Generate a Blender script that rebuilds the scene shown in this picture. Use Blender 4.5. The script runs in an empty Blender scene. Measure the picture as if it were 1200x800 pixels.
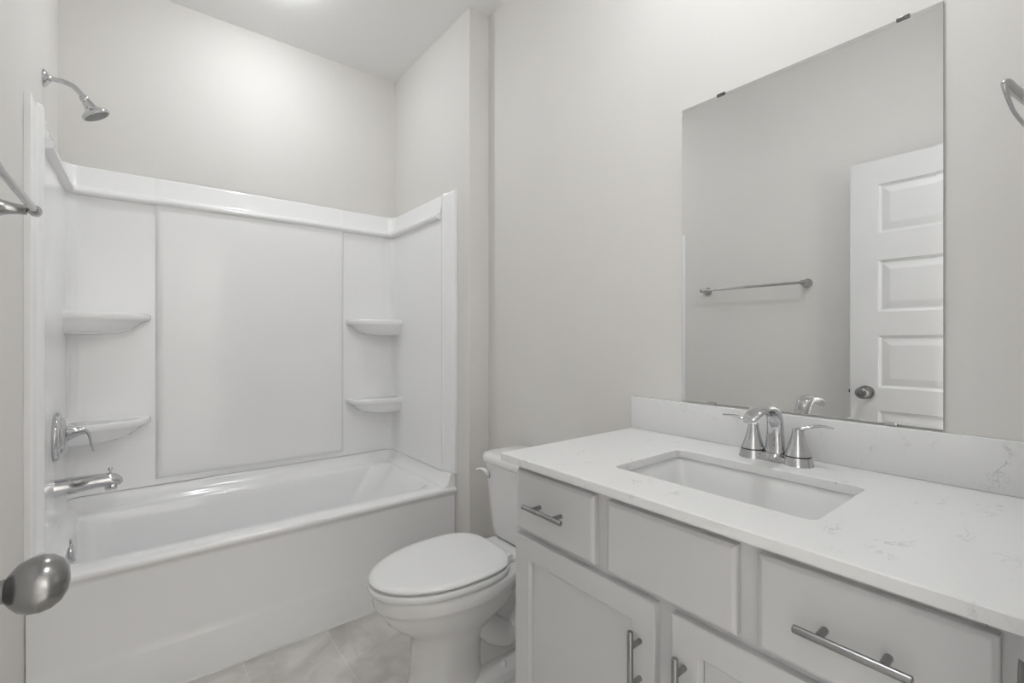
import bpy, bmesh, math, random
from mathutils import Vector, Matrix
random.seed(7)
C = bpy.context.scene.collection
SC = bpy.context.scene
PI = math.pi

# ------------------------------------------------------------------ camera, world, lights, exposure
cam_d = bpy.data.cameras.new('camera'); cam = bpy.data.objects.new('camera', cam_d); C.objects.link(cam)
cam_d.sensor_width = 36.0
cam_d.lens = 546.8 / 1200 * 36
cam_d.shift_y = -3.8 / 1200
cam_d.clip_start = 0.01
cam.location = (0.2766, -2.7502, 1.2216)
cam.rotation_euler = (PI / 2, 0, -math.radians(38.479))
SC.camera = cam

w = bpy.data.worlds.new('world'); SC.world = w; w.use_nodes = True
w.node_tree.nodes['Background'].inputs[0].default_value = (0.9, 0.95, 1.0, 1)
w.node_tree.nodes['Background'].inputs[1].default_value = 0.05

A = 1.52          # tub alcove width
W = 1.633         # right wall
H = 2.8218        # ceiling
D = 0.857         # depth of the alcove's stub wall
YN = -2.725       # room side of the near wall
YH = -2.845       # hall side of the near wall
TUB_LIGHT = (0.755, -0.52)
ROOM_LIGHT = (1.08, -2.2)
HALL_FILL = (1.95, -3.22)

def disk_light(name, xy, power, size=0.11, col=(.95, .98, 1.0)):
    l = bpy.data.lights.new(name, 'AREA'); l.shape = 'DISK'; l.size = size; l.energy = power; l.color = col
    o = bpy.data.objects.new(name, l); C.objects.link(o)
    o.location = (xy[0], xy[1], H - 0.02)
    return o
disk_light('hall_fill_light', HALL_FILL, 80, 0.4)  # added unseen lamp, soft fill for the room through the doorway
TUB_GLOW, ROOM_GLOW = 215.0, 350.0      # radiance of the two frosted ceiling domes (they are the room's lamps)

vs = SC.view_settings
vs.view_transform = 'Standard'; vs.look = 'None'; vs.gamma = 1.0; vs.use_curve_mapping = False
vs.exposure = 0.44
SC.cycles.max_bounces = 14; SC.cycles.diffuse_bounces = 10; SC.cycles.glossy_bounces = 8

# ------------------------------------------------------------------ materials
def mat(name, col, rough=0.5, metal=0.0, spec=0.5, coat=0.0, emit=None):
    m = bpy.data.materials.new(name); m.use_nodes = True
    b = m.node_tree.nodes['Principled BSDF']
    b.inputs['Base Color'].default_value = (*col, 1)
    b.inputs['Roughness'].default_value = rough
    b.inputs['Metallic'].default_value = metal
    b.inputs['Specular IOR Level'].default_value = spec
    b.inputs['Coat Weight'].default_value = coat
    if emit:
        b.inputs['Emission Color'].default_value = (.95, .98, 1, 1); b.inputs['Emission Strength'].default_value = emit
    return m
def nodes(m): return m.node_tree.nodes, m.node_tree.links, m.node_tree.nodes['Principled BSDF']
def add_bump(m, scale, strength, dist=0.002, detail=3):
    n, l, b = nodes(m)
    tc = n.new('ShaderNodeTexCoord'); t = n.new('ShaderNodeTexNoise'); t.inputs['Scale'].default_value = scale
    t.inputs['Detail'].default_value = detail
    u = n.new('ShaderNodeBump'); u.inputs['Strength'].default_value = strength; u.inputs['Distance'].default_value = dist
    l.new(tc.outputs['Object'], t.inputs['Vector']); l.new(t.outputs['Fac'], u.inputs['Height']); l.new(u.outputs['Normal'], b.inputs['Normal'])
def vary(m, c1, c2, scale, detail=4):
    n, l, b = nodes(m)
    tc = n.new('ShaderNodeTexCoord'); t = n.new('ShaderNodeTexNoise'); t.inputs['Scale'].default_value = scale; t.inputs['Detail'].default_value = detail
    r = n.new('ShaderNodeValToRGB'); r.color_ramp.elements[0].color = (*c1, 1); r.color_ramp.elements[1].color = (*c2, 1)
    r.color_ramp.elements[0].position = .35; r.color_ramp.elements[1].position = .65
    l.new(tc.outputs['Object'], t.inputs['Vector']); l.new(t.outputs['Fac'], r.inputs[0]); l.new(r.outputs[0], b.inputs['Base Color'])

m_wall = mat('wall_paint', (.69, .682, .666), .75, spec=.25); vary(m_wall, (.690, .675, .655), (.710, .695, .675), 1.5); add_bump(m_wall, 260, .08, .001)
m_ceil = mat('ceiling_paint', (.84, .837, .83), .85, spec=.2); add_bump(m_ceil, 200, .1, .001)
m_acry = mat('white_acrylic', (.845, .845, .85), .16, spec=.5, coat=.3); add_bump(m_acry, 7, .05, .004, 1)
m_tub = mat('white_tub_enamel', (.86, .86, .865), .14, spec=.5, coat=.4); add_bump(m_tub, 6, .04, .004, 1)
m_porc = mat('white_porcelain', (.80, .80, .80), .07, spec=.55, coat=.5); vary(m_porc, (.745, .745, .745), (.755, .755, .755), 2)
m_seat = mat('white_plastic_seat', (.82, .82, .82), .14, spec=.5); vary(m_seat, (.755, .755, .755), (.765, .765, .765), 2)
m_van = mat('vanity_grey_white_paint', (.66, .66, .665), .35, spec=.4); vary(m_van, (.57, .57, .575), (.58, .58, .585), 3); add_bump(m_van, 150, .03, .0005)
m_gap = mat('dark_gap', (.10, .10, .10), .8); vary(m_gap, (.09, .09, .09), (.11, .11, .11), 5)
m_chrome = mat('polished_chrome', (.60, .60, .61), .05, 1.0); add_bump(m_chrome, 40, .02, .0005, 1)
m_nickel = mat('brushed_nickel', (.29, .287, .283), .24, 1.0); add_bump(m_nickel, 220, .03, .0004)
m_satin = mat('satin_chrome', (.50, .50, .50), .16, 1.0); add_bump(m_satin, 220, .02, .0004)
m_pull = mat('satin_steel_pull', (.34, .34, .34), .24, 1.0); add_bump(m_pull, 300, .04, .0004)
m_mirror = mat('mirror_silver', (.86, .865, .865), .0, 1.0)
vary(m_mirror, (.858, .863, .863), (.862, .867, .867), .7)
m_medge = mat('mirror_polished_edge', (.42, .44, .44), .1, .6); vary(m_medge, (.41, .43, .43), (.43, .45, .45), 9)
m_clip = mat('dark_metal_clip', (.18, .18, .18), .2, .8); vary(m_clip, (.16, .16, .16), (.2, .2, .2), 90)
m_black = mat('black_rubber', (.03, .03, .03), .5); vary(m_black, (.025, .025, .025), (.035, .035, .035), 60)
m_nozzle = mat('shower_face_grey', (.20, .20, .20), .4, .3)
m_door = mat('door_white_paint', (.76, .76, .765), .38, spec=.4); vary(m_door, (.675, .675, .68), (.685, .685, .69), 3); add_bump(m_door, 90, .03, .0006)
m_trim = mat('trim_white_paint', (.78, .78, .78), .35); vary(m_trim, (.775, .775, .775), (.785, .785, .785), 3)
m_caulk = mat('white_caulk', (.80, .80, .79), .4); vary(m_caulk, (.79, .79, .78), (.81, .81, .80), 30)
m_lens_tub = mat('frosted_dome_tub', (.8, .8, .8), .4, emit=TUB_GLOW); add_bump(m_lens_tub, 300, .1, .0005)
m_lens_room = mat('frosted_dome_room', (.8, .8, .8), .4, emit=ROOM_GLOW); add_bump(m_lens_room, 300, .1, .0005)
m_hall_fill_dome = mat('hall_fill_dome', (.8, .8, .8), .4, emit=3.0); add_bump(m_hall_fill_dome, 300, .1, .0005)  # glowing cover for the added hall fill lamp

# nozzle face : concentric dimples
n, l, b = nodes(m_nozzle)
tc = n.new('ShaderNodeTexCoord'); v = n.new('ShaderNodeTexVoronoi'); v.inputs['Scale'].default_value = 130
r = n.new('ShaderNodeValToRGB'); r.color_ramp.elements[0].color = (.03, .03, .03, 1); r.color_ramp.elements[1].color = (.25, .25, .25, 1); r.color_ramp.elements[1].position = .4
l.new(tc.outputs['Object'], v.inputs['Vector']); l.new(v.outputs['Distance'], r.inputs[0]); l.new(r.outputs[0], b.inputs['Base Color'])

# quartz : bright white with sparse broken grey flecks
m_quartz = mat('white_quartz', (.80, .80, .80), .16, spec=.5)
n, l, b = nodes(m_quartz)
tc = n.new('ShaderNodeTexCoord')
mp = n.new('ShaderNodeMapping'); mp.inputs['Rotation'].default_value = (.5, .3, .6); mp.inputs['Location'].default_value = (3.7, 1.3, 8.1); mp.inputs['Scale'].default_value = (1.0, 1.7, 1.3)
n1 = n.new('ShaderNodeTexNoise'); n1.inputs['Scale'].default_value = 13; n1.inputs['Detail'].default_value = 7; n1.inputs['Roughness'].default_value = .62; n1.inputs['Distortion'].default_value = .7
s1 = n.new('ShaderNodeMath'); s1.operation = 'SUBTRACT'; s1.inputs[1].default_value = .5
a1 = n.new('ShaderNodeMath'); a1.operation = 'ABSOLUTE'
r1 = n.new('ShaderNodeValToRGB'); r1.color_ramp.elements[0].color = (1, 1, 1, 1); r1.color_ramp.elements[1].color = (0, 0, 0, 1)
r1.color_ramp.elements[0].position = 0.0; r1.color_ramp.elements[1].position = .016
n2 = n.new('ShaderNodeTexNoise'); n2.inputs['Scale'].default_value = 12; n2.inputs['Detail'].default_value = 3
r2 = n.new('ShaderNodeValToRGB'); r2.color_ramp.elements[0].position = .56; r2.color_ramp.elements[1].position = .70
mu = n.new('ShaderNodeMath'); mu.operation = 'MULTIPLY'
mx = n.new('ShaderNodeMix'); mx.data_type = 'RGBA'
mx.inputs['A'].default_value = (.75, .75, .75, 1); mx.inputs['B'].default_value = (.48, .48, .49, 1)
l.new(tc.outputs['Object'], mp.inputs['Vector']); l.new(mp.outputs[0], n1.inputs['Vector']); l.new(mp.outputs[0], n2.inputs['Vector'])
l.new(n1.outputs['Fac'], s1.inputs[0]); l.new(s1.outputs[0], a1.inputs[0]); l.new(a1.outputs[0], r1.inputs[0])
l.new(n2.outputs['Fac'], r2.inputs[0]); l.new(r1.outputs[0], mu.inputs[0]); l.new(r2.outputs[0], mu.inputs[1])
l.new(mu.outputs[0], mx.inputs['Factor']); l.new(mx.outputs['Result'], b.inputs['Base Color'])

# floor : 12 x 24 tile, warm grey with cloudy figure and pale grout
m_tile = mat('floor_tile', (.55, .53, .50), .45, spec=.4)
n, l, b = nodes(m_tile)
tc = n.new('ShaderNodeTexCoord'); sp = n.new('ShaderNodeSeparateXYZ'); cb = n.new('ShaderNodeCombineXYZ')
ax = n.new('ShaderNodeMath'); ax.operation = 'ADD'; ax.inputs[1].default_value = .0335 + 3.05
ay = n.new('ShaderNodeMath'); ay.operation = 'ADD'; ay.inputs[1].default_value = .975 + 6.1
bk = n.new('ShaderNodeTexBrick'); bk.offset = .5; bk.inputs['Scale'].default_value = 1
bk.inputs['Brick Width'].default_value = .61; bk.inputs['Row Height'].default_value = .305
bk.inputs['Mortar Size'].default_value = .0032; bk.inputs['Mortar Smooth'].default_value = .3
bk.inputs['Color1'].default_value = (.60, .58, .56, 1); bk.inputs['Color2'].default_value = (.64, .62, .60, 1); bk.inputs['Mortar'].default_value = (.68, .67, .65, 1)
nt = n.new('ShaderNodeTexNoise'); nt.inputs['Scale'].default_value = 5; nt.inputs['Detail'].default_value = 9; nt.inputs['Roughness'].default_value = .6; nt.inputs['Distortion'].default_value = .9
rt = n.new('ShaderNodeValToRGB'); rt.color_ramp.elements[0].color = (.80, .79, .77, 1); rt.color_ramp.elements[1].color = (1.08, 1.08, 1.08, 1)
rt.color_ramp.elements[0].position = .35; rt.color_ramp.elements[1].position = .62
mm = n.new('ShaderNodeMix'); mm.data_type = 'RGBA'; mm.blend_type = 'MULTIPLY'; mm.inputs['Factor'].default_value = 1
l.new(tc.outputs['Object'], sp.inputs[0]); l.new(sp.outputs['X'], ax.inputs[0]); l.new(sp.outputs['Y'], ay.inputs[0])
l.new(ay.outputs[0], cb.inputs['X']); l.new(ax.outputs[0], cb.inputs['Y']); l.new(cb.outputs[0], bk.inputs['Vector'])
l.new(tc.outputs['Object'], nt.inputs['Vector']); l.new(nt.outputs['Fac'], rt.inputs[0])
l.new(bk.outputs['Color'], mm.inputs['A']); l.new(rt.outputs[0], mm.inputs['B']); l.new(mm.outputs['Result'], b.inputs['Base Color'])
bu = n.new('ShaderNodeBump'); bu.inputs['Strength'].default_value = .3; bu.inputs['Distance'].default_value = .002; bu.invert = True
l.new(bk.outputs['Fac'], bu.inputs['Height']); l.new(bu.outputs[0], b.inputs['Normal'])

# ------------------------------------------------------------------ mesh helpers
def obj(name, bm, m, parent=None, smooth=True, angle=35):
    bmesh.ops.remove_doubles(bm, verts=bm.verts, dist=1e-6)
    bmesh.ops.recalc_face_normals(bm, faces=bm.faces)
    if smooth:
        for f in bm.faces: f.smooth = True
        lim = math.radians(angle)
        for e in bm.edges:
            if len(e.link_faces) == 2 and e.calc_face_angle(0) > lim: e.smooth = False
    me = bpy.data.meshes.new(name); bm.to_mesh(me); bm.free()
    ms = m if isinstance(m, (list, tuple)) else [m]
    for x in ms: me.materials.append(x)
    o = bpy.data.objects.new(name, me); C.objects.link(o)
    if parent: o.parent = parent
    return o
def rebase(o):
    """move a top-level mesh's origin to the middle of its base"""
    vs_ = [v.co for v in o.data.vertices]
    c = Vector(((min(v.x for v in vs_) + max(v.x for v in vs_)) / 2, (min(v.y for v in vs_) + max(v.y for v in vs_)) / 2, min(v.z for v in vs_)))
    o.data.transform(Matrix.Translation(-c)); o.location = c
    return o
def thing(name, label, cat, group=None):
    o = bpy.data.objects.new(name, None); C.objects.link(o); o.empty_display_size = .1
    o['label'] = label; o['category'] = cat
    if group: o['group'] = group
    return o
def struct(o, label=None, cat=None):
    o['kind'] = 'structure'
    if label: o['label'] = label
    if cat: o['category'] = cat
    return o
def settle(root, loc):
    """put the thing's Empty at its base, parts keep their place"""
    root.location = loc
    for c in root.children:
        if c.type == 'MESH':
            c.location = c.location - Vector(loc)

def box(bm, x0, x1, y0, y1, z0, z1, bev=0, seg=2, mi=0):
    vs_ = [bm.verts.new((x, y, z)) for x in (x0, x1) for y in (y0, y1) for z in (z0, z1)]
    q = [(0, 1, 3, 2), (4, 6, 7, 5), (0, 4, 5, 1), (2, 3, 7, 6), (0, 2, 6, 4), (1, 5, 7, 3)]
    fs = [bm.faces.new([vs_[i] for i in f]) for f in q]
    for f in fs: f.material_index = mi
    if bev:
        es = list({e for f in fs for e in f.edges})
        r_ = bmesh.ops.bevel(bm, geom=es, offset=bev, segments=seg, profile=.5, affect='EDGES')
        for f in r_['faces']: f.material_index = mi
def loft(bm, rings, cap0=True, cap1=True, closed=True, mi=0):
    R_ = [[bm.verts.new(p) for p in r_] for r_ in rings]
    for a, b_ in zip(R_, R_[1:]):
        n_ = len(a)
        for i in range(n_ if closed else n_ - 1):
            j = (i + 1) % n_
            f = bm.faces.new((a[i], a[j], b_[j], b_[i])); f.material_index = mi
    if cap0: bm.faces.new(R_[0][::-1]).material_index = mi
    if cap1: bm.faces.new(R_[-1]).material_index = mi
    return R_
def rrect(x0, x1, y0, y1, z, r_, k=6):
    r_ = min(r_, (x1 - x0) / 2 - 1e-4, (y1 - y0) / 2 - 1e-4)
    pts = []
    for cx, cy, a0 in ((x1 - r_, y1 - r_, 0), (x0 + r_, y1 - r_, 90), (x0 + r_, y0 + r_, 180), (x1 - r_, y0 + r_, 270)):
        for i in range(k + 1):
            a = math.radians(a0 + 90 * i / k); pts.append((cx + r_ * math.cos(a), cy + r_ * math.sin(a), z))
    return pts
def frame_of(t):
    t = t.normalized(); u = Vector((0, 0, 1)) if abs(t.z) < .9 else Vector((1, 0, 0))
    s = t.cross(u).normalized(); return s, s.cross(t).normalized()
def catmull(pts, n_=8):
    P_ = [Vector(p) for p in pts]; P_ = [2 * P_[0] - P_[1]] + P_ + [2 * P_[-1] - P_[-2]]
    out = []
    for i in range(1, len(P_) - 2):
        p0, p1, p2, p3 = P_[i - 1:i + 3]
        for k in range(n_):
            t = k / n_
            out.append(.5 * ((2 * p1) + (p2 - p0) * t + (2 * p0 - 5 * p1 + 4 * p2 - p3) * t * t + (3 * p1 - p0 - 3 * p2 + p3) * t ** 3))
    out.append(P_[-2]); return out
def lerp_list(vals, n_):
    out = []
    m_ = len(vals) - 1
    for i in range(n_):
        t = i / (n_ - 1) * m_; k = min(int(t), m_ - 1); f = t - k
        f = f * f * (3 - 2 * f) if False else f
        out.append(vals[k] * (1 - f) + vals[k + 1] * f)
    return out
def tube(bm, path, rad, seg=16, side=None, rb=None, closed=False, caps=True, power=2.0):
    """sweep an ellipse: rad along 'side' (or a stable frame), rb across"""
    path = [Vector(p) for p in path]; n_ = len(path)
    ra = rad if isinstance(rad, list) else [rad] * n_
    rb = ra if rb is None else (rb if isinstance(rb, list) else [rb] * n_)
    rings = []; ps = None
    for i, p in enumerate(path):
        if closed: t = path[(i + 1) % n_] - path[i - 1]
        else: t = path[min(i + 1, n_ - 1)] - path[max(i - 1, 0)]
        t.normalize()
        if side is not None: s = Vector(side)
        elif ps is None: s = frame_of(t)[0]
        else: s = ps
        s = (s - t * s.dot(t)).normalized(); ps = s; u = t.cross(s)
        ring = []
        for k in range(seg):
            a = 2 * PI * k / seg; ca, sa = math.cos(a), math.sin(a)
            ca = math.copysign(abs(ca) ** (2 / power), ca); sa = math.copysign(abs(sa) ** (2 / power), sa)
            ring.append(p + s * ra[i] * ca + u * rb[i] * sa)
        rings.append(ring)
    if closed: loft(bm, rings + [rings[0]], False, False)
    else: loft(bm, rings, caps, caps)
def lathe(bm, prof, origin, axis, seg=32, sx=1.0, sy=1.0, side=None, mi=0):
    """prof = [(radius, along)]; revolve around axis through origin"""
    ax_ = Vector(axis).normalized()
    s = Vector(side) if side else frame_of(ax_)[0]
    s = (s - ax_ * s.dot(ax_)).normalized(); u = ax_.cross(s); o_ = Vector(origin)
    rings = []
    for r_, h_ in prof:
        r_ = max(r_, 1e-4)
        rings.append([o_ + ax_ * h_ + s * r_ * sx * math.cos(2 * PI * k / seg) + u * r_ * sy * math.sin(2 * PI * k / seg) for k in range(seg)])
    loft(bm, rings, mi=mi)
def arcp(cx, cy, r_, a0, a1, n_):
    return [(cx + r_ * math.cos(math.radians(a0 + (a1 - a0) * i / n_)), cy + r_ * math.sin(math.radians(a0 + (a1 - a0) * i / n_))) for i in range(n_ + 1)]

# ------------------------------------------------------------------ the setting
def sbox(name, *a, m=None, **k):
    bm = bmesh.new(); box(bm, *a, **k); return struct(obj(name, bm, m, smooth=False))
T = .12
HX0, HX1, HY = -.9, 2.3, -4.3
sbox('floor', HX0 - T, HX1 + T, HY - T, T, -.1, 0, m=m_tile)
sbox('ceiling', HX0 - T, HX1 + T, HY - T, T, H, H + .1, m=m_ceil)
sbox('wall_left', -T, 0, YN, T, 0, H, m=m_wall)
sbox('wall_back', 0, A, 0, T, 0, H, m=m_wall)
bm = bmesh.new(); box(bm, A, W + T, -D, T, 0, H); struct(obj('wall_alcove', bm, m_wall, smooth=False))
sbox('wall_right', W, W + T, YN, -D, 0, H, m=m_wall)
OX0, OX1, OZ = .085, .887, 2.115      # rough door opening
bm = bmesh.new()
box(bm, HX0, OX0, YH, YN, 0, H); box(bm, OX1, HX1, YH, YN, 0, H); box(bm, OX0, OX1, YH, YN, OZ, H)
struct(obj('wall_near', bm, m_wall, smooth=False))
sbox('wall_hall', HX0, HX1, HY - T, HY, 0, H, m=m_wall)
sbox('wall_hall_left', HX0 - T, HX0, HY, YN, 0, H, m=m_wall)
sbox('wall_hall_right', HX1, HX1 + T, HY, YN, 0, H, m=m_wall)

# door frame: jamb liner, stop, casings and strike plate
tr = struct(bpy.data.objects.new('trim_1', None)); C.objects.link(tr)
bm = bmesh.new()
box(bm, OX0, OX0 + .014, YH, YN, 0, OZ); box(bm, OX1 - .014, OX1, YH, YN, 0, OZ); box(bm, OX0 + .014, OX1 - .014, YH, YN, OZ - .014, OZ)
box(bm, OX1 - .026, OX1 - .0139, YH + .03, YN - .045, 0, OZ - .014)
obj('jamb', bm, m_trim, tr, smooth=False)
bm = bmesh.new()
def casing_profile(bm, x0, x1, z0, z1, ys, sgn):
    box(bm, x0, x1, min(ys, ys + sgn * .011), max(ys, ys + sgn * .011), z0, z1, bev=.002)
    box(bm, x0 + .012, x1 - .012, min(ys, ys + sgn * .0165), max(ys, ys + sgn * .0165), z0, z1, bev=.003)
for ys, sg in ((YN, 1), (YH, -1)):
    casing_profile(bm, OX1 - .009, OX1 + .05, 0, OZ + .05, ys, sg)
    casing_profile(bm, OX0 - .05, OX0 + .009, 0, OZ + .05, ys, sg)
    casing_profile(bm, OX0 + .009, OX1 - .009, OZ - .009, OZ + .05, ys, sg)
obj('casing', bm, m_trim, tr)
bm = bmesh.new()
box(bm, OX1 - .0155, OX1 - .0135, YN - .05, YN + .004, .885, .945, bev=.0006)
tube(bm, catmull([(OX1 - .0145, YN + .003, .915), (OX1 - .0142, YN + .012, .915), (OX1 - .0125, YN + .0165, .915), (OX1 - .0100, YN + .0185, .915)], 5), .027, seg=12, side=(0, 0, 1), rb=.0011)
sp_ = obj('strike_plate', bm, m_nickel, tr); sp_['label'] = 'nickel strike plate with curved lip'

def baseboard(name, x0, x1, y0, y1):
    bm = bmesh.new(); box(bm, x0, x1, y0, y1, 0, .075, bev=.0)
    # eased moulding on top
    if x1 - x0 < y1 - y0: box(bm, x0 if x0 <= .001 else x0 + .004, x1 - .004 if x0 <= .001 else x1, y0, y1, .075, .088, bev=.002)
    else: box(bm, x0, x1, y0, y1 - .004, .075, .088, bev=.002) if abs(y0 - YN) < .01 else box(bm, x0, x1, y0 + .004, y1, .075, .088, bev=.002)
    struct(obj(name, bm, m_trim))
baseboard('baseboard_left', 0, .012, YN + .02, -.760)
baseboard('baseboard_right', W - .012, W, -1.7455, -D)
baseboard('baseboard_alcove', A + .001, W - .0125, -D - .012, -D)
baseboard('baseboard_near', OX1 + .051, 1.074, YN, YN + .012)

# ------------------------------------------------------------------ door standing open along the left wall
door = struct(bpy.data.objects.new('door_1', None)); C.objects.link(door)
door['label'] = 'white five-panel door standing open against the left wall, seen in the mirror'
DX0, DX1, DY0, DY1, DZ0, DZ1 = .100, .135, -2.702, -1.957, .012, 2.100
panels = [(1.738, 1.980), (1.352, 1.606), (.978, 1.236), (.604, .866), (.210, .492)]
bm = bmesh.new()
def door_face(bm, x, sgn):
    py0, py1 = DY0 + .115, DY1 - .115
    zs = [DZ0]
    for a, b_ in sorted(panels): zs += [a, b_]
    zs.append(DZ1)
    def quad(ps): bm.faces.new([bm.verts.new(p) for p in ps])
    quad([(x, DY0, DZ0), (x, py0, DZ0), (x, py0, DZ1), (x, DY0, DZ1)])
    quad([(x, py1, DZ0), (x, DY1, DZ0), (x, DY1, DZ1), (x, py1, DZ1)])
    for k in range(0, len(zs) - 1, 2): quad([(x, py0, zs[k]), (x, py1, zs[k]), (x, py1, zs[k + 1]), (x, py0, zs[k + 1])])
    for a, b_ in panels:
        rings = []
        for ins, dep in ((0, 0), (.003, .006), (.012, .012), (.016, .012), (.046, .003), (.050, .0025)):
            xx = x - sgn * dep
            rings.append([(xx, py0 + ins, a + ins), (xx, py1 - ins, a + ins), (xx, py1 - ins, b_ - ins), (xx, py0 + ins, b_ - ins)])
        loft(bm, rings, False, True)
door_face(bm, DX1, 1); door_face(bm, DX0, -1)
for ps in ([(DX0, DY0, DZ0), (DX1, DY0, DZ0), (DX1, DY0, DZ1), (DX0, DY0, DZ1)], [(DX0, DY1, DZ0), (DX1, DY1, DZ0), (DX1, DY1, DZ1), (DX0, DY1, DZ1)],
           [(DX0, DY0, DZ1), (DX1, DY0, DZ1), (DX1, DY1, DZ1), (DX0, DY1, DZ1)], [(DX0, DY0, DZ0), (DX1, DY0, DZ0), (DX1, DY1, DZ0), (DX0, DY1, DZ0)]):
    bm.faces.new([bm.verts.new(p) for p in ps])
obj('door_leaf', bm, m_door, door, smooth=False)
KZ, KY = .952, DY1 - .068
for sg, x in ((1, DX1), (-1, DX0)):
    bm = bmesh.new()
    k = 1.0 if sg == 1 else .62
    prof = [(.001, 0), (.033, 0), (.0335, .004), (.030, .0085), (.020, .010), (.0125, .013), (.0115, .022), (.0125, .028), (.018, .032), (.0245, .038), (.0285, .047), (.0295, .056), (.0275, .065), (.022, .0725), (.013, .0775), (.004, .079), (.001, .079)]
    lathe(bm, [(a, h_ * k) for a, h_ in prof], (x, KY, KZ), (sg, 0, 0), seg=36, sx=1.12, sy=1.0, side=(0, 1, 0))
    o = obj('door_knob', bm, m_nickel, door)
    o['label'] = 'brushed nickel oval knob'
bm = bmesh.new()
box(bm, DX0 + .005, DX1 - .005, DY1 - .001, DY1 + .0012, KZ - .028, KZ + .028, bev=.0005)
box(bm, DX0 + .011, DX1 - .011, DY1, DY1 + .011, KZ - .008, KZ + .008, bev=.002)
obj('latch', bm, m_nickel, door)
for z in (.25, 1.1, 1.9):
    bm = bmesh.new()
    lathe(bm, [(.001, -.045), (.006, -.045), (.0065, -.04), (.0065, .04), (.006, .045), (.001, .045)], (DX1 + .006, DY0 + .0035, z), (0, 0, 1), seg=12)
    box(bm, DX1 - .03, DX1 + .004, DY0 - .0012, DY0 + .0008, z - .044, z + .044)
    obj('hinge', bm, m_nickel, door)

# ------------------------------------------------------------------ bathtub
tub = thing('bathtub', 'white alcove bathtub with a plain apron, set between three walls', 'bathtub')
ZT = .476
bm = bmesh.new()
rings = []
def outer(y0, z, r_=.004): return rrect(.001, A - .001, y0, -.002, z, r_)
rings += [outer(-.734, .0), outer(-.734, .150), outer(-.732, .158), outer(-.729, .172), outer(-.727, .188), outer(-.727, .430), outer(-.729, .440), outer(-.738, .450), outer(-.743, .458), outer(-.743, .466), outer(-.740, .473, .008), outer(-.733, ZT, .012)]
rings += [rrect(.052, 1.452, -.655, -.062, ZT, .09), rrect(.060, 1.440, -.645, -.070, ZT - .004, .1), rrect(.066, 1.425, -.638, -.076, ZT - .016, .1),
          rrect(.072, 1.39, -.632, -.083, .42, .11), rrect(.085, 1.32, -.622, -.095, .30, .12), rrect(.10, 1.24, -.608, -.11, .17, .13), rrect(.125, 1.18, -.585, -.135, .115, .13), rrect(.19, 1.08, -.53, -.19, .098, .12), rrect(.3, .95, -.45, -.27, .095, .08)]
loft(bm, rings)
# raised lip along the three walls (tiling flange cove)
def upath(d, yf, rc=.085, n_=6):
    """plan path at offset d from the alcove walls: left front, left corner, back, right corner, right front"""
    p = [(d, yf)] + [(rc + (rc - d) * math.cos(math.radians(a)), -rc + (rc - d) * math.sin(math.radians(a))) for a in [180 - 90 * i / n_ for i in range(n_ + 1)]]
    p += [(A - rc + (rc - d) * math.cos(math.radians(a)), -rc + (rc - d) * math.sin(math.radians(a))) for a in [90 - 90 * i / n_ for i in range(n_ + 1)]] + [(A - d, yf)]
    return p
def usweep(bm, prof, yf, rc=.085, sel='all', cap=True):
    rings_ = []
    P_ = [upath(d, yf, rc) for d, z in prof]
    npt = len(P_[0]); lo, hi = {'all': (0, npt), 'left': (0, 5), 'back': (4, npt - 4), 'right': (npt - 5, npt)}[sel]
    for i in range(lo, hi): rings_.append([(P_[j][i][0], P_[j][i][1], prof[j][1]) for j in range(len(prof))])
    loft(bm, rings_, cap, cap)
usweep(bm, [(.002, .470), (.002, .541), (.026, .541), (.030, .538), (.033, .528), (.037, .512), (.046, .495), (.058, .484), (.068, .478), (.072, .470)], -.729)
b_ = obj('tub_shell', bm, m_tub, tub, angle=50)
bm = bmesh.new(); lathe(bm, [(.001, 0), (.0395, 0), (.0405, .003), (.039, .008), (.033, .011), (.012, .0125), (.001, .0125)], (.0715, -.385, .436), (1, 0, .10), seg=32)
box(bm, .081, .087, -.40, -.37, .392, .402, bev=.002)
o = obj('overflow_plate', bm, m_chrome, tub); o['label'] = 'round chrome overflow plate'
bm = bmesh.new(); lathe(bm, [(.001, 0), (.034, 0), (.033, .003), (.022, .002), (.020, .006), (.001, .008)], (.27, -.36, .0955), (0, 0, 1), seg=28)
o = obj('drain', bm, m_chrome, tub); o['label'] = 'round chrome drain'
bm = bmesh.new(); tube(bm, [(.02, -.735, .002), (A - .02, -.735, .002)], .0045, seg=8)
obj('caulk_bead', bm, m_caulk, tub)
settle(tub, (A / 2, -.37, 0))

# ------------------------------------------------------------------ shower surround
sur = thing('shower_surround', 'glossy white acrylic three-wall shower surround above the bathtub', 'shower surround')
ZS = 1.963
pp = [(.002, 1.838), (.030, 1.838), (.031, .60), (.034, .555), (.036, .546), (.034, .5435), (.002, .5435)]
RC = .075
bm = bmesh.new(); usweep(bm, pp, -.655, RC, 'back')
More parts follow.
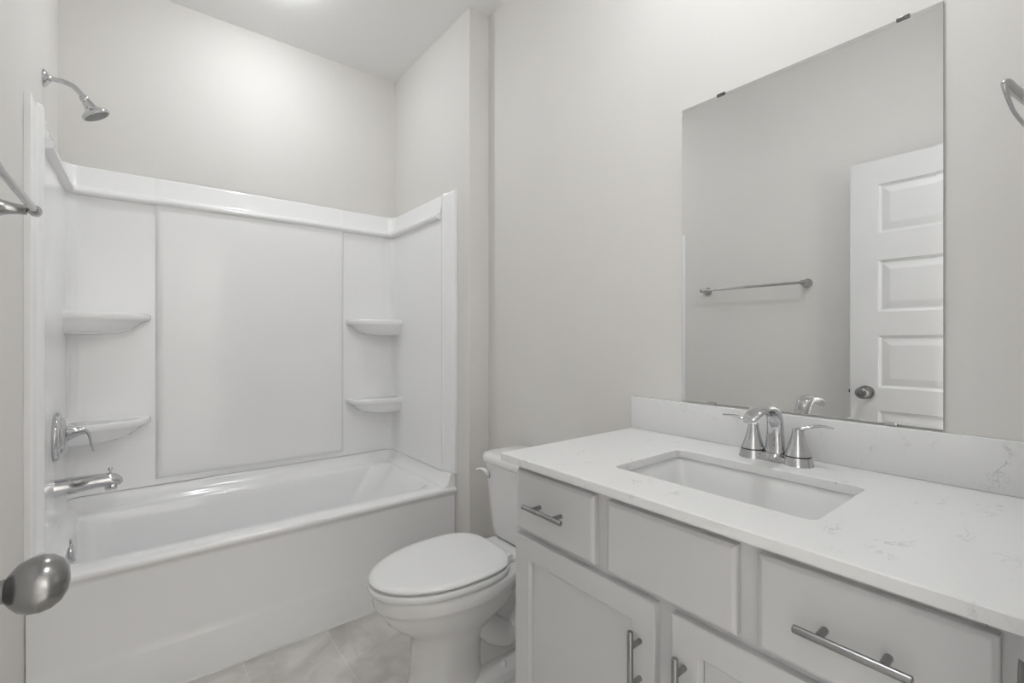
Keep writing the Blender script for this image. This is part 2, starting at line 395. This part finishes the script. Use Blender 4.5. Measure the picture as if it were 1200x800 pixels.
# centre field stands proud of the two shelf columns
def field(bm, x0, x1, z0, z1, y, dep, bev):
    rings_ = []
    for ins, dd in ((0, 0), (bev * .25, dep * .75), (bev * .6, dep * .97), (bev, dep)):
        rings_.append([(x0 + ins, y - dd, z0 + ins), (x1 - ins, y - dd, z0 + ins), (x1 - ins, y - dd, z1), (x0 + ins, y - dd, z1)])
    loft(bm, rings_, True, True)
field(bm, .328, 1.192, .568, 1.84, -.0295, .016, .032)
obj('back_panel', bm, m_acry, sur, angle=50)
for side in ('left', 'right'):
    bm = bmesh.new(); usweep(bm, pp, -.655, RC, side)
    # flat front border of the side panel
    sec = [(.0, -.640), (.031, -.640), (.036, -.652), (.035, -.664), (.026, -.672), (.019, -.690), (.018, -.742), (.016, -.7455), (.0, -.7455)]
    mir = (lambda x: x) if side == 'left' else (lambda x: A - x)
    rr = []
    for z, k in ((.5436, 1), (1.930, 1), (1.952, .97), (1.963, .85), (1.967, .6)):
        rr.append([(mir(max(.0005, x * k)), y if y > -.7 or z < 1.94 else y + (z - 1.94) * .25, z) for x, y in sec])
    loft(bm, rr)
    obj('side_panel', bm, m_acry, sur, angle=50)
bp = [(.002, 1.966), (.014, 1.966), (.018, 1.962), (.0195, 1.955), (.034, 1.878), (.0375, 1.870), (.043, 1.8655), (.050, 1.8625), (.0540, 1.858), (.0555, 1.852), (.0540, 1.845), (.049, 1.839), (.040, 1.836), (.030, 1.835), (.002, 1.835)]
bm = bmesh.new(); usweep(bm, bp, -.635, RC)
rr = []
for x in (.328, .360, 1.160, 1.192):
    k = 0 if x in (.328, 1.192) else .007
    rr.append([(x, -d - (k if d > .01 else 0), z) for d, z in bp])
loft(bm, rr)
o = obj('ledge', bm, m_acry, sur, angle=50); o['label'] = 'sloped top ledge running round three sides'
def shelf(left, zt):
    bm = bmesh.new(); a, b_, rd = .283, .150, 2.6
    def plan(s, z, k=1.0):
        x0 = .029; y0 = -.029
        pts = [(x0, y0, z)]
        N_ = 22
        for i in range(N_ + 1):
            t = PI / 2 * i / N_
            px = a * s * math.cos(t) ** (2 / rd); py = b_ * s ** .6 * math.sin(t) ** (2 / rd)
            pts.append((x0 + px, y0 - py, z))
        if not left: pts = [(A - x, y, z_) for x, y, z_ in pts]
        return pts
    loft(bm, [plan(.93, zt - .003), plan(.97, zt), plan(.99, zt - .002), plan(1.0, zt - .008), plan(1.003, zt - .015), plan(.998, zt - .023), plan(.98, zt - .029), plan(.945, zt - .033), plan(.90, zt - .040), plan(.84, zt - .054), plan(.76, zt - .072), plan(.62, zt - .086), plan(.40, zt - .092), plan(.05, zt - .094)])
    o = obj('corner_shelf', bm, m_acry, sur, angle=45)
for lf in (True, False):
    for z in ((1.330, .872) if not lf else (1.330, .866)): shelf(lf, z)
settle(sur, (A / 2, -.37, .5435))

# ------------------------------------------------------------------ shower head, valve, spout
YV = -.385
sh = thing('overhead_shower', 'chrome shower head on a bent arm high on the left wall', 'shower')
bm = bmesh.new(); lathe(bm, [(.001, 0), (.030, 0), (.031, .002), (.029, .007), (.020, .013), (.013, .019), (.011, .022), (.001, .022)], (0.0, YV, 2.160), (1, 0, 0), seg=28)
obj('flange', bm, m_chrome, sh)
bm = bmesh.new(); ap = catmull([(.005, YV, 2.160), (.045, YV, 2.163), (.075, YV, 2.157), (.098, YV, 2.137), (.114, YV, 2.114)], 8); tube(bm, ap, .0088, seg=16)
obj('arm', bm, m_chrome, sh)
hd = Vector((.52, .02, -.85)).normalized(); ho = Vector((.108, YV, 2.123))
bm = bmesh.new(); lathe(bm, [(.001, -.004), (.012, -.004), (.0145, .0), (.0145, .010), (.013, .013), (.0165, .020), (.018, .030), (.021, .040), (.029, .050), (.040, .057), (.0445, .061), (.0455, .066), (.0445, .071), (.041, .0725), (.039, .0705), (.001, .0705)], ho, hd, seg=40)
hb = obj('head', bm, m_chrome, sh)
bm = bmesh.new(); lathe(bm, [(.001, .0695), (.0385, .0695), (.038, .072), (.030, .0735), (.012, .0745), (.001, .0745)], ho, hd, seg=40)
fc = obj('spray_face', bm, m_nozzle); fc.parent = hb; fc['label'] = 'dark grey spray face with small nozzles'
settle(sh, (0, YV, 2.160))

va = thing('shower_valve', 'chrome shower valve with curved lever handle above the tub spout', 'shower valve')
VZ = .862; VX = .031
bm = bmesh.new(); lathe(bm, [(.001, 0), (.086, 0), (.0885, .004), (.0885, .010), (.085, .015), (.076, .019), (.070, .020), (.067, .025), (.058, .031), (.042, .034), (.001, .034)], (VX, YV, VZ), (1, 0, 0), seg=48)
obj('escutcheon', bm, m_chrome, va)
bm = bmesh.new(); lathe(bm, [(.001, 0), (.032, 0), (.031, .004), (.026, .012), (.021, .022), (.0175, .034), (.015, .048), (.013, .052), (.001, .053)], (VX + .031, YV, VZ + .010), (1, 0, .12), seg=32)
hubv = obj('handle_hub', bm, m_chrome, va)
bm = bmesh.new()
lp = catmull([(VX + .050, YV, VZ + .012), (VX + .070, YV, VZ + .017), (VX + .085, YV, VZ + .011), (VX + .094, YV, VZ - .012), (VX + .099, YV, VZ - .042), (VX + .104, YV, VZ - .066)], 6)
tube(bm, lp, lerp_list([.013, .013, .011, .010, .0095, .006], len(lp)), seg=14, side=(0, 1, 0), rb=lerp_list([.012, .010, .006, .0045, .004, .003], len(lp)))
lv = obj('lever', bm, m_chrome, va)
settle(va, (VX, YV, VZ - .0875))

st = thing('tub_spout', 'chrome tub spout with pull-up diverter just above the tub rim', 'tub spout')
SZ = .674
bm = bmesh.new()
sp = [(.031, YV, SZ), (.036, YV, SZ), (.09, YV, SZ + .003), (.15, YV, SZ + .006), (.180, YV, SZ + .006), (.196, YV, SZ + .002), (.206, YV, SZ - .006), (.211, YV, SZ - .014), (.212, YV, SZ - .019)]
tube(bm, sp, [.033, .032, .030, .0275, .026, .0245, .021, .014, .004], seg=28, side=(0, 1, 0), rb=[.033, .032, .0295, .0265, .025, .023, .019, .012, .003])
box(bm, .168, .205, YV - .019, YV + .019, SZ - .032, SZ - .004, bev=.006)
obj('spout_body', bm, m_chrome, st)
bm = bmesh.new(); lathe(bm, [(.001, 0), (.004, 0), (.0035, .012), (.007, .015), (.008, .019), (.006, .023), (.001, .0245)], (.184, YV, SZ + .028), (0, 0, 1), seg=16)
obj('diverter_knob', bm, m_chrome, st)
settle(st, (.031, YV, SZ - .033))

# ------------------------------------------------------------------ towel bar on the left wall
tb = thing('towel_bar', 'brushed nickel towel bar on the left wall beside the open door', 'towel bar')
BZ, BY0, BY1, BX = 1.535, -1.715, -1.118, .072
bm = bmesh.new(); tube(bm, [(BX, BY0 - .006, BZ), (BX, BY1 + .006, BZ)], .0078, seg=18); obj('bar', bm, m_satin, tb)
for y in (BY0, BY1):
    bm = bmesh.new()
    lathe(bm, [(.001, 0), (.0265, 0), (.027, .003), (.024, .008), (.0185, .016), (.0145, .030), (.0125, .045), (.012, .058), (.001, .059)], (0, y, BZ), (1, 0, 0), seg=28)
    lathe(bm, [(.001, -.0145), (.008, -.0145), (.0125, -.011), (.0135, -.004), (.0135, .004), (.0125, .011), (.008, .0145), (.001, .0145)], (BX, y, BZ), (0, 1, 0), seg=24)
    obj('post', bm, m_satin, tb)
settle(tb, (0, (BY0 + BY1) / 2, BZ))

# ------------------------------------------------------------------ toilet
to = thing('toilet', 'white two-piece toilet with closed lid between the bathtub and the vanity', 'toilet')
YC = -1.322
def egg(tip, wide, back, hw, z, nb=2.6, nf=2.0, N_=28, yc=None):
    yc = YC if yc is None else yc
    pts = []
    for i in range(N_):            # front half, from -y side round the tip to +y side
        t = -PI / 2 + PI * i / N_
        c_, s_ = math.cos(t), math.sin(t)
        pts.append((wide - (wide - tip) * abs(c_) ** (2 / nf), yc + hw * math.copysign(abs(s_) ** (2 / nf), s_), z))
    for i in range(N_):
        t = PI / 2 - PI * i / N_
        c_, s_ = math.cos(t), math.sin(t)
        pts.append((wide + (back - wide) * abs(c_) ** (2 / nb), yc + hw * math.copysign(abs(s_) ** (2 / nb), s_), z))
    return pts
bm = bmesh.new()
loft(bm, [egg(.972, 1.08, 1.245, .116, 0), egg(.972, 1.08, 1.245, .116, .012), egg(.979, 1.08, 1.24, .110, .022), egg(.990, 1.08, 1.235, .104, .10), egg(.992, 1.09, 1.24, .105, .18), egg(.986, 1.10, 1.26, .110, .215),
          egg(.962, 1.12, 1.30, .125, .245), egg(.925, 1.13, 1.335, .145, .275), egg(.895, 1.135, 1.36, .161, .305), egg(.877, 1.14, 1.375, .172, .335), egg(.868, 1.14, 1.38, .177, .352), egg(.860, 1.14, 1.385, .1815, .358), egg(.856, 1.14, 1.39, .184, .366), egg(.856, 1.14, 1.39, .184, .398), egg(.860, 1.14, 1.388, .181, .404), egg(.872, 1.14, 1.38, .172, .407)])
# deck behind the bowl that carries the tank
loft(bm, [rrect(1.24, 1.585, YC - .085, YC + .085, .30, .03), rrect(1.22, 1.60, YC - .115, YC + .115, .335, .04), rrect(1.215, 1.61, YC - .135, YC + .135, .362, .05), rrect(1.215, 1.61, YC - .140, YC + .140, .395, .05), rrect(1.22, 1.605, YC - .135, YC + .135, .403, .05), rrect(1.24, 1.59, YC - .12, YC + .12, .406, .05)])
# rear body with the trapway bulging out at both sides
loft(bm, [rrect(1.20, 1.53, YC - .062, YC + .062, .0, .03), rrect(1.18, 1.55, YC - .060, YC + .060, .16, .03), rrect(1.16, 1.56, YC - .066, YC + .066, .26, .03), rrect(1.16, 1.57, YC - .085, YC + .085, .33, .03)])
for s in (-1, 1):
    q = catmull([(1.13, YC + s * .045, .30), (1.21, YC + s * .050, .235), (1.285, YC + s * .052, .160), (1.355, YC + s * .052, .130), (1.41, YC + s * .052, .185), (1.435, YC + s * .052, .25), (1.475, YC + s * .05, .285), (1.51, YC + s * .05, .24), (1.52, YC + s * .05, .12), (1.52, YC + s * .05, .03)], 6)
    tube(bm, q, lerp_list([.05, .052, .05, .046, .045, .045, .046, .046, .045, .045], len(q)), seg=20)
# foot flange
loft(bm, [rrect(1.15, 1.565, YC - .112, YC + .112, 0, .05), rrect(1.15, 1.565, YC - .112, YC + .112, .022, .05), rrect(1.15, 1.56, YC - .106, YC + .106, .034, .05), rrect(1.16, 1.55, YC - .075, YC + .075, .06, .04)])
bowl = obj('bowl', bm, m_porc, to, angle=48)
for s in (-1, 1):
    bm = bmesh.new(); lathe(bm, [(.001, 0), (.014, 0), (.0145, .006), (.012, .014), (.006, .019), (.001, .020)], (1.30, YC + s * .088, .040), (0, 0, 1), seg=20)
    obj('bolt_cap', bm, m_seat, to)
bm = bmesh.new()
S = lambda e, z, nb=3.2: egg(.846 - e, 1.125, 1.318 + e * .3, .1815 + e, z, nb)
rs = [S(-.004, .4095), S(.003, .411), S(.006, .416), S(.006, .424), S(.003, .4295), S(-.004, .431)]
inn = [egg(.92, 1.11, 1.25, .11, .431, 2.2), egg(.915, 1.11, 1.255, .115, .418, 2.2), egg(.92, 1.11, 1.25, .11, .4095, 2.2)]
loft(bm, rs + inn + [rs[0]], False, False)
obj('seat', bm, m_seat, to)
bm = bmesh.new()
loft(bm, [S(-.012, .4345), S(-.003, .4355), S(.0015, .440), S(.0015, .4445), S(-.003, .4495), S(-.012, .4525), S(-.03, .4545), S(-.07, .456)])
obj('lid', bm, m_seat, to)
for s in (-1, 1):
    bm = bmesh.new(); tube(bm, [(1.322, YC + s * .078 - .026, .428), (1.322, YC + s * .078 + .026, .428)], .0115, seg=16)
    box(bm, 1.310, 1.350, YC + s * .078 - .022, YC + s * .078 + .022, .404, .420, bev=.005)
    obj('hinge', bm, m_seat, to)
bm = bmesh.new()
def tk(x0, hw, z, r_): return rrect(x0, 1.618, YC - hw, YC + hw, z, r_, 8)
loft(bm, [tk(1.44, .135, .4065, .04), tk(1.422, .150, .409, .05), tk(1.415, .158, .418, .055), tk(1.412, .165, .45, .055), tk(1.404, .188, .60, .055), tk(1.399, .196, .695, .055), tk(1.399, .196, .707, .055)])
obj('tank', bm, m_porc, to, angle=50)
bm = bmesh.new()
def tl(e, z): return rrect(1.386 - e, 1.624 + e * .2, YC - .208 - e, YC + .208 + e, z, .062 + e, 8)
loft(bm, [tl(-.012, .7075), tl(-.003, .709), tl(.0, .714), tl(.0, .730), tl(-.004, .739), tl(-.012, .745), tl(-.03, .748)])
obj('tank_lid', bm, m_porc, to, angle=50)
bm = bmesh.new()
lathe(bm, [(.001, 0), (.0155, 0), (.0155, .003), (.011, .008), (.009, .016), (.001, .017)], (1.406, YC + .146, .660), (-.85, .5, 0), seg=20)
q = catmull([(1.401, YC + 0.145, .658), (1.394, YC + 0.141, .668), (1.390, YC + 0.150, .677), (1.386, YC + 0.172, .680), (1.380, YC + 0.195, .673)], 6)
tube(bm, q, lerp_list([.010, .011, .0105, .010, .007], len(q)), seg=14, side=(1, 0, 0), rb=lerp_list([.008, .008, .0065, .0055, .004], len(q)))
o = obj('flush_lever', bm, m_seat, to); o['label'] = 'short white flush lever'
bm = bmesh.new(); lathe(bm, [(.001, 0), (.0185, 0), (.018, .0025), (.001, .003)], (1.4075, YC + .145, .660), (-.85, .5, 0), seg=20)
o = obj('lever_escutcheon', bm, m_nickel, to)
settle(to, (1.3, YC, 0))

# ------------------------------------------------------------------ vanity cabinet
vn = thing('vanity_cabinet', 'light grey vanity cabinet with shaker doors, drawers and steel bar pulls', 'cabinet')
XF, XD = 1.094, 1.075            # face frame front, door/drawer face
VY0, VY1 = YN + .003, -1.752; VTOP = .890
bm = bmesh.new()
box(bm, XF + .019, W - .002, VY0, VY0 + .016, .0, VTOP); box(bm, XF + .019, W - .002, VY1 - .016, VY1, 0, VTOP)     # ends
box(bm, W - .012, W - .002, VY0 + .016, VY1 - .016, .10, VTOP); box(bm, XF + .019, W - .012, VY0 + .016, VY1 - .016, .10, .116)
obj('carcass', bm, m_van, vn, smooth=False)
bm = bmesh.new()
ZB = .10
SEAM = -2.664
box(bm, XF, XF + .019, SEAM + .0004, VY1, ZB, VTOP)
obj('face_frame', bm, m_van, vn, smooth=False)
bm = bmesh.new(); box(bm, XF, XF + .019, VY0, SEAM - .0006, ZB, VTOP); obj('filler_strip', bm, m_van, vn, smooth=False)
bm = bmesh.new(); box(bm, XF + .07, XF + .086, VY0 + .016, VY1 - .016, 0, .10); obj('toe_kick', bm, m_van, vn, smooth=False)

def pull(parent, horizontal, c, length, span):
    bm = bmesh.new(); x = 1.043; y, z = c
    if horizontal: a, b_ = (x, y - length / 2, z), (x, y + length / 2, z)
    else: a, b_ = (x, y, z - length / 2), (x, y, z + length / 2)
    d_ = (Vector(b_) - Vector(a)).normalized(); R_ = .0062
    lathe(bm, [(.001, 0), (R_ - .0012, 0), (R_, .0012), (R_, length - .0012), (R_ - .0012, length), (.001, length)], a, d_, seg=20)
    o = obj('pull', bm, m_pull, parent)
    for s in (-1, 1):
        bm = bmesh.new(); p = (XD + .0005, y + s * span / 2, z) if horizontal else (XD + .0005, y, z + s * span / 2)
        lathe(bm, [(.001, 0), (.0055, 0), (.0055, .028), (.001, .029)], p, (-1, 0, 0), seg=16)
        q_ = obj('pull_post', bm, m_pull, o)
def slab(name, y0, y1, z0, z1):
    bm = bmesh.new(); rings_ = []
    for ins, x in ((0, XF - .0005), (0, XD + .006), (.0012, XD + .004), (.0065, XD + .0005), (.008, XD)):
        rings_.append([(x, y0 + ins, z0 + ins), (x, y1 - ins, z0 + ins), (x, y1 - ins, z1 - ins), (x, y0 + ins, z1 - ins)])
    loft(bm, rings_); return obj(name, bm, m_van, vn, smooth=False)
def shaker(y0, y1, z0, z1):
    bm = bmesh.new(); rings_ = []; s = .055
    for ins, x in ((0, XF - .0005), (0, XD + .0035), (.0009, XD + .001), (.003, XD), (s, XD), (s + .0005, XD + .0006), (s + .0060, XD + .0092), (s + .0063, XD + .0125), (s + .0076, XD + .0125), (s + .0078, XD + .0100)):
        rings_.append([(x, y0 + ins, z0 + ins), (x, y1 - ins, z0 + ins), (x, y1 - ins, z1 - ins), (x, y0 + ins, z1 - ins)])
    loft(bm, rings_); return obj('cabinet_door', bm, m_van, vn, smooth=False)
d1 = slab('drawer', -2.040, -1.764, .708, .865); d1['label'] = 'small drawer front with short bar pull at the toilet end'
slab('false_front', -2.362, -2.077, .708, .865)
d3 = slab('drawer', -2.677, -2.398, .708, .865); d3['label'] = 'small drawer front with short bar pull at the doorway end'
pull(d1, True, (-1.899, .789), .140, .076); pull(d3, True, (-2.5335, .786), .140, .076)
cd1 = shaker(-2.201, -1.760, .125, .693); cd2 = shaker(-2.677, -2.238, .125, .693)
pull(cd1, False, (-2.166, .565), .140, .076); pull(cd2, False, (-2.266, .565), .140, .076)
settle(vn, (1.36, -2.24, 0))

# ------------------------------------------------------------------ countertop + backsplash
ct = thing('countertop', 'white flecked quartz vanity countertop with matching backsplash', 'countertop')
CX0, CX1, CY0, CY1, CZ0, CZ1 = 1.043, W - .001, YN + .002, -1.7375, .8905, .911
SX0, SX1, SY0, SY1 = 1.172, 1.455, -2.450, -2.017
bm = bmesh.new()
bb = .0022
out0 = [(CX0 + bb, CY0, CZ1), (CX1, CY0, CZ1), (CX1, CY1 - bb, CZ1), (CX0 + bb, CY1 - bb, CZ1)]
hole_t = rrect(SX0 - .0015, SX1 + .0015, SY0 - .0015, SY1 + .0015, CZ1, .02, 5); hole_m = rrect(SX0, SX1, SY0, SY1, CZ1 - .0015, .0185, 5); hole_b = rrect(SX0, SX1, SY0, SY1, CZ0, .0185, 5)
def holed(bm, outer_, inner_, z):
    ov = [bm.verts.new((p[0], p[1], z)) for p in outer_]; iv = [bm.verts.new((p[0], p[1], z)) for p in inner_]
    es = [bm.edges.new((ov[i], ov[(i + 1) % len(ov)])) for i in range(len(ov))] + [bm.edges.new((iv[i], iv[(i + 1) % len(iv)])) for i in range(len(iv))]
    bmesh.ops.triangle_fill(bm, edges=es, use_beauty=True)
holed(bm, out0, hole_t, CZ1)
lo_ = [(CX0, CY0, CZ0), (CX1, CY0, CZ0), (CX1, CY1, CZ0), (CX0, CY1, CZ0)]
holed(bm, lo_, hole_b, CZ0)
loft(bm, [[(p[0], p[1], CZ1) for p in out0], [(CX0, CY0, CZ1 - bb), (CX1, CY0, CZ1 - bb), (CX1, CY1, CZ1 - bb), (CX0, CY1, CZ1 - bb)], lo_], False, False)
loft(bm, [hole_t, hole_m, hole_b], False, False)
obj('slab', bm, m_quartz, ct, angle=30)
bm = bmesh.new(); box(bm, W - .020, W - .001, CY0, CY1, CZ1 + .0003, 1.0194, bev=.0016)
obj('backsplash', bm, m_quartz, ct, angle=30)
settle(ct, (1.34, -2.23, CZ0))

# ------------------------------------------------------------------ sink
sk = thing('sink', 'rectangular white undermount sink set below the quartz countertop', 'sink')
bm = bmesh.new()
def sr(e, z, r_): return rrect(SX0 - .006 + e, SX1 + .006 - e, SY0 - .006 + e, SY1 + .006 - e, z, r_, 5)
loft(bm, [sr(-.022, .878, .03), sr(-.022, .8895, .03), sr(0, .8895, .024), sr(.003, .886, .024), sr(.012, .84, .028), sr(.022, .79, .034), sr(.034, .772, .036), sr(.055, .764, .03), sr(.10, .760, .02),
          ], False, True)
loft(bm, [sr(-.022, .878, .03), sr(-.002, .876, .03), sr(.0, .83, .03), sr(.012, .775, .034), sr(.04, .752, .036), sr(.10, .748, .02)], False, True)
obj('basin', bm, m_porc, sk, angle=50)
bm = bmesh.new(); lathe(bm, [(.001, 0), (.023, 0), (.0225, .002), (.016, .0025), (.015, .006), (.001, .008)], (1.335, -2.234, .7602), (0, 0, 1), seg=24)
o = obj('drain', bm, m_chrome, sk); o['label'] = 'chrome pop-up drain'
settle(sk, (1.313, -2.234, .748))

# ------------------------------------------------------------------ faucet
fa = thing('faucet', 'chrome two-handle faucet standing behind the sink', 'faucet')
FX, FY, FZ = 1.541, -2.236, CZ1 + .0002
bm = bmesh.new()
rr = []
for z, e in ((0, 0), (.008, 0), (.014, .002), (.0175, .007)):
    ring = []
    for i in range(48):
        a = 2 * PI * i / 48; c_, s_ = math.cos(a), math.sin(a)
        ring.append((FX + (.026 - e) * math.copysign(abs(c_) ** .8, c_), FY + (.070 - e) * math.copysign(abs(s_) ** .8, s_), FZ + z))
    rr.append(ring)
loft(bm, rr); obj('base_plate', bm, m_chrome, fa)
bm = bmesh.new()
q = catmull([(FX + .002, FY, FZ + .008), (FX + .003, FY, FZ + .035), (FX + .004, FY, FZ + .07), (FX + .0, FY, FZ + .103), (FX - .016, FY, FZ + .126), (FX - .042, FY, FZ + .137), (FX - .075, FY, FZ + .138), (FX - .108, FY, FZ + .131), (FX - .135, FY, FZ + .119), (FX - .146, FY, FZ + .112)], 7)
tube(bm, q, lerp_list([.026, .0225, .0195, .019, .0195, .0205, .0215, .021, .017, .010], len(q)), seg=28, side=(0, 1, 0), rb=lerp_list([.022, .0185, .0165, .0145, .0125, .0105, .009, .0075, .0055, .003], len(q)), power=2.4)
obj('spout', bm, m_chrome, fa)
bm = bmesh.new(); lathe(bm, [(.001, 0), (.0275, 0), (.0275, .017), (.0265, .0185), (.0265, .021), (.001, .021)], (FX + .001, FY, FZ), (0, 0, 1), seg=32); obj('spout_collar', bm, m_chrome, fa)
for s in (1, -1):
    y = FY + s * .0535
    bm = bmesh.new()
    lathe(bm, [(.001, 0), (.0345, 0), (.0335, .004), (.0300, .0205), (.0285, .0212), (.0285, .0228), (.0292, .0235), (.0245, .036), (.0198, .050), (.0160, .064), (.0135, .076), (.0130, .083), (.0115, .087), (.005, .089), (.001, .089)], (FX, y, FZ), (0, 0, 1), seg=36)
    hb_ = obj('handle', bm, m_chrome, fa)
    bm = bmesh.new()
    q = catmull([(FX, y - s * .008, FZ + .083), (FX - .001, y + s * .012, FZ + .090), (FX - .003, y + s * .035, FZ + .0985), (FX - .006, y + s * .056, FZ + .102), (FX - .008, y + s * .077, FZ + .1005)], 7)
    tube(bm, q, lerp_list([.010, .0095, .0085, .008, .006], len(q)), seg=16, side=(1, 0, 0), rb=lerp_list([.006, .0055, .004, .003, .002], len(q)))
    obj('lever', bm, m_chrome, hb_)
    bm = bmesh.new(); lathe(bm, [(.027, 0), (.0294, 0), (.0294, .0016), (.027, .0016)], (FX, y, FZ + .0212), (0, 0, 1), seg=36)
    o = obj('seal_ring', bm, m_black, hb_); o['label'] = 'thin black seam ring'
settle(fa, (FX, FY, FZ))

# ------------------------------------------------------------------ mirror
mi = thing('wall_mirror', 'large frameless mirror hanging on the right wall above the vanity', 'mirror')
MX, MY0, MY1, MZ0, MZ1 = W - .006, -2.5423, -1.9224, 1.0241, 1.9473
bm = bmesh.new(); rings_ = []
for ins, x in ((0, W - .0005), (0, MX + .0010), (.0006, MX + .0005), (.0115, MX)):
    rings_.append([(x, MY0 + ins, MZ0 + min(ins, .0012)), (x, MY1 - ins, MZ0 + min(ins, .0012)), (x, MY1 - ins, MZ1 - ins), (x, MY0 + ins, MZ1 - ins)])
loft(bm, rings_)
for f in bm.faces:
    c = f.calc_center_median()
    if c.x > MX + .0006: f.material_index = 1
obj('glass', bm, [m_mirror, m_medge], mi, smooth=False)
for y, top in ((-2.050, True), (-2.474, True), (-2.021, False), (-2.452, False)):
    bm = bmesh.new(); s = 1 if top else -1; z = MZ1 if top else MZ0
    h_ = .003
    box(bm, MX - .0022, MX - .0002, y - .012, y + .012, min(z + s * h_, z - s * .005), max(z + s * h_, z - s * .005), bev=.0008)
    box(bm, MX - .0005, W - .0003, y - .012, y + .012, min(z + s * .0004, z + s * h_), max(z + s * .0004, z + s * h_), bev=.0004)
    obj('mirror_clip', bm, m_clip if top else m_chrome, mi)
settle(mi, (W, (MY0 + MY1) / 2, MZ0))

# ------------------------------------------------------------------ towel ring on the near wall
rg = thing('towel_ring', 'brushed nickel towel ring at the right edge, beside the mirror', 'towel ring')
RX, RZ = 1.262, 1.530
bm = bmesh.new(); lathe(bm, [(.001, 0), (.0265, 0), (.027, .003), (.024, .007), (.018, .012), (.013, .018), (.0105, .024), (.010, .034), (.001, .035)], (RX, YN, RZ), (0, 1, 0), seg=28)
obj('post', bm, m_satin, rg)
bm = bmesh.new()
q = catmull([(RX, YN + .028, RZ + .002), (1.23, -2.6972, 1.534), (1.18, -2.6889, 1.5366), (1.14, -2.6829, 1.5358), (1.112, -2.680, 1.5352), (1.1035, -2.6788, 1.5335), (1.1015, -2.6786, 1.5285), (1.105, -2.6800, 1.5195), (1.13, -2.6835, 1.5065), (1.16, -2.6885, 1.4990), (1.20, -2.6945, 1.4960), (1.24, -2.6965, 1.505), (RX, YN + .028, RZ - .004)], 6)
tube(bm, q, lerp_list([.0062, .0062, .0060, .0058, .0052, .0042, .0032, .0024, .0020, .0020, .0022, .0026, .004], len(q)), seg=14)
obj('ring', bm, m_satin, rg)
settle(rg, (RX, YN, RZ))

# ------------------------------------------------------------------ recessed ceiling lights
def ceiling_lamp(xy, r, h, lens, label):
    t = thing('ceiling_light', label, 'ceiling light')
    bm = bmesh.new()
    lathe(bm, [(r, .001), (r + .004, .0005), (r + .018, .004), (r + .022, .009), (r + .022, .014), (r, .014)], (xy[0], xy[1], H - .0145), (0, 0, 1), seg=40)
    obj('trim_ring', bm, m_trim, t)
    bm = bmesh.new(); z0 = .010
    prof = [(r * math.cos(a), -h * math.sin(a) + z0) for a in [PI / 2 * i / 8 for i in range(9)]]
    lathe(bm, [(.001, z0)] + prof, (xy[0], xy[1], H - .0145), (0, 0, 1), seg=32)
    obj('dome', bm, lens, t)
    settle(t, (xy[0], xy[1], H - .0145))
ceiling_lamp(TUB_LIGHT, .045, .030, m_lens_tub, 'small round flush ceiling light above the bathtub')
ceiling_lamp(ROOM_LIGHT, .045, .030, m_lens_room, 'small round flush ceiling light above the vanity')
ceiling_lamp(HALL_FILL, .195, .004, m_hall_fill_dome, 'added unseen fill light in the hall outside the doorway, shaped as a wide round flush dome')  # housing for the added hall fill, out of view behind the camera
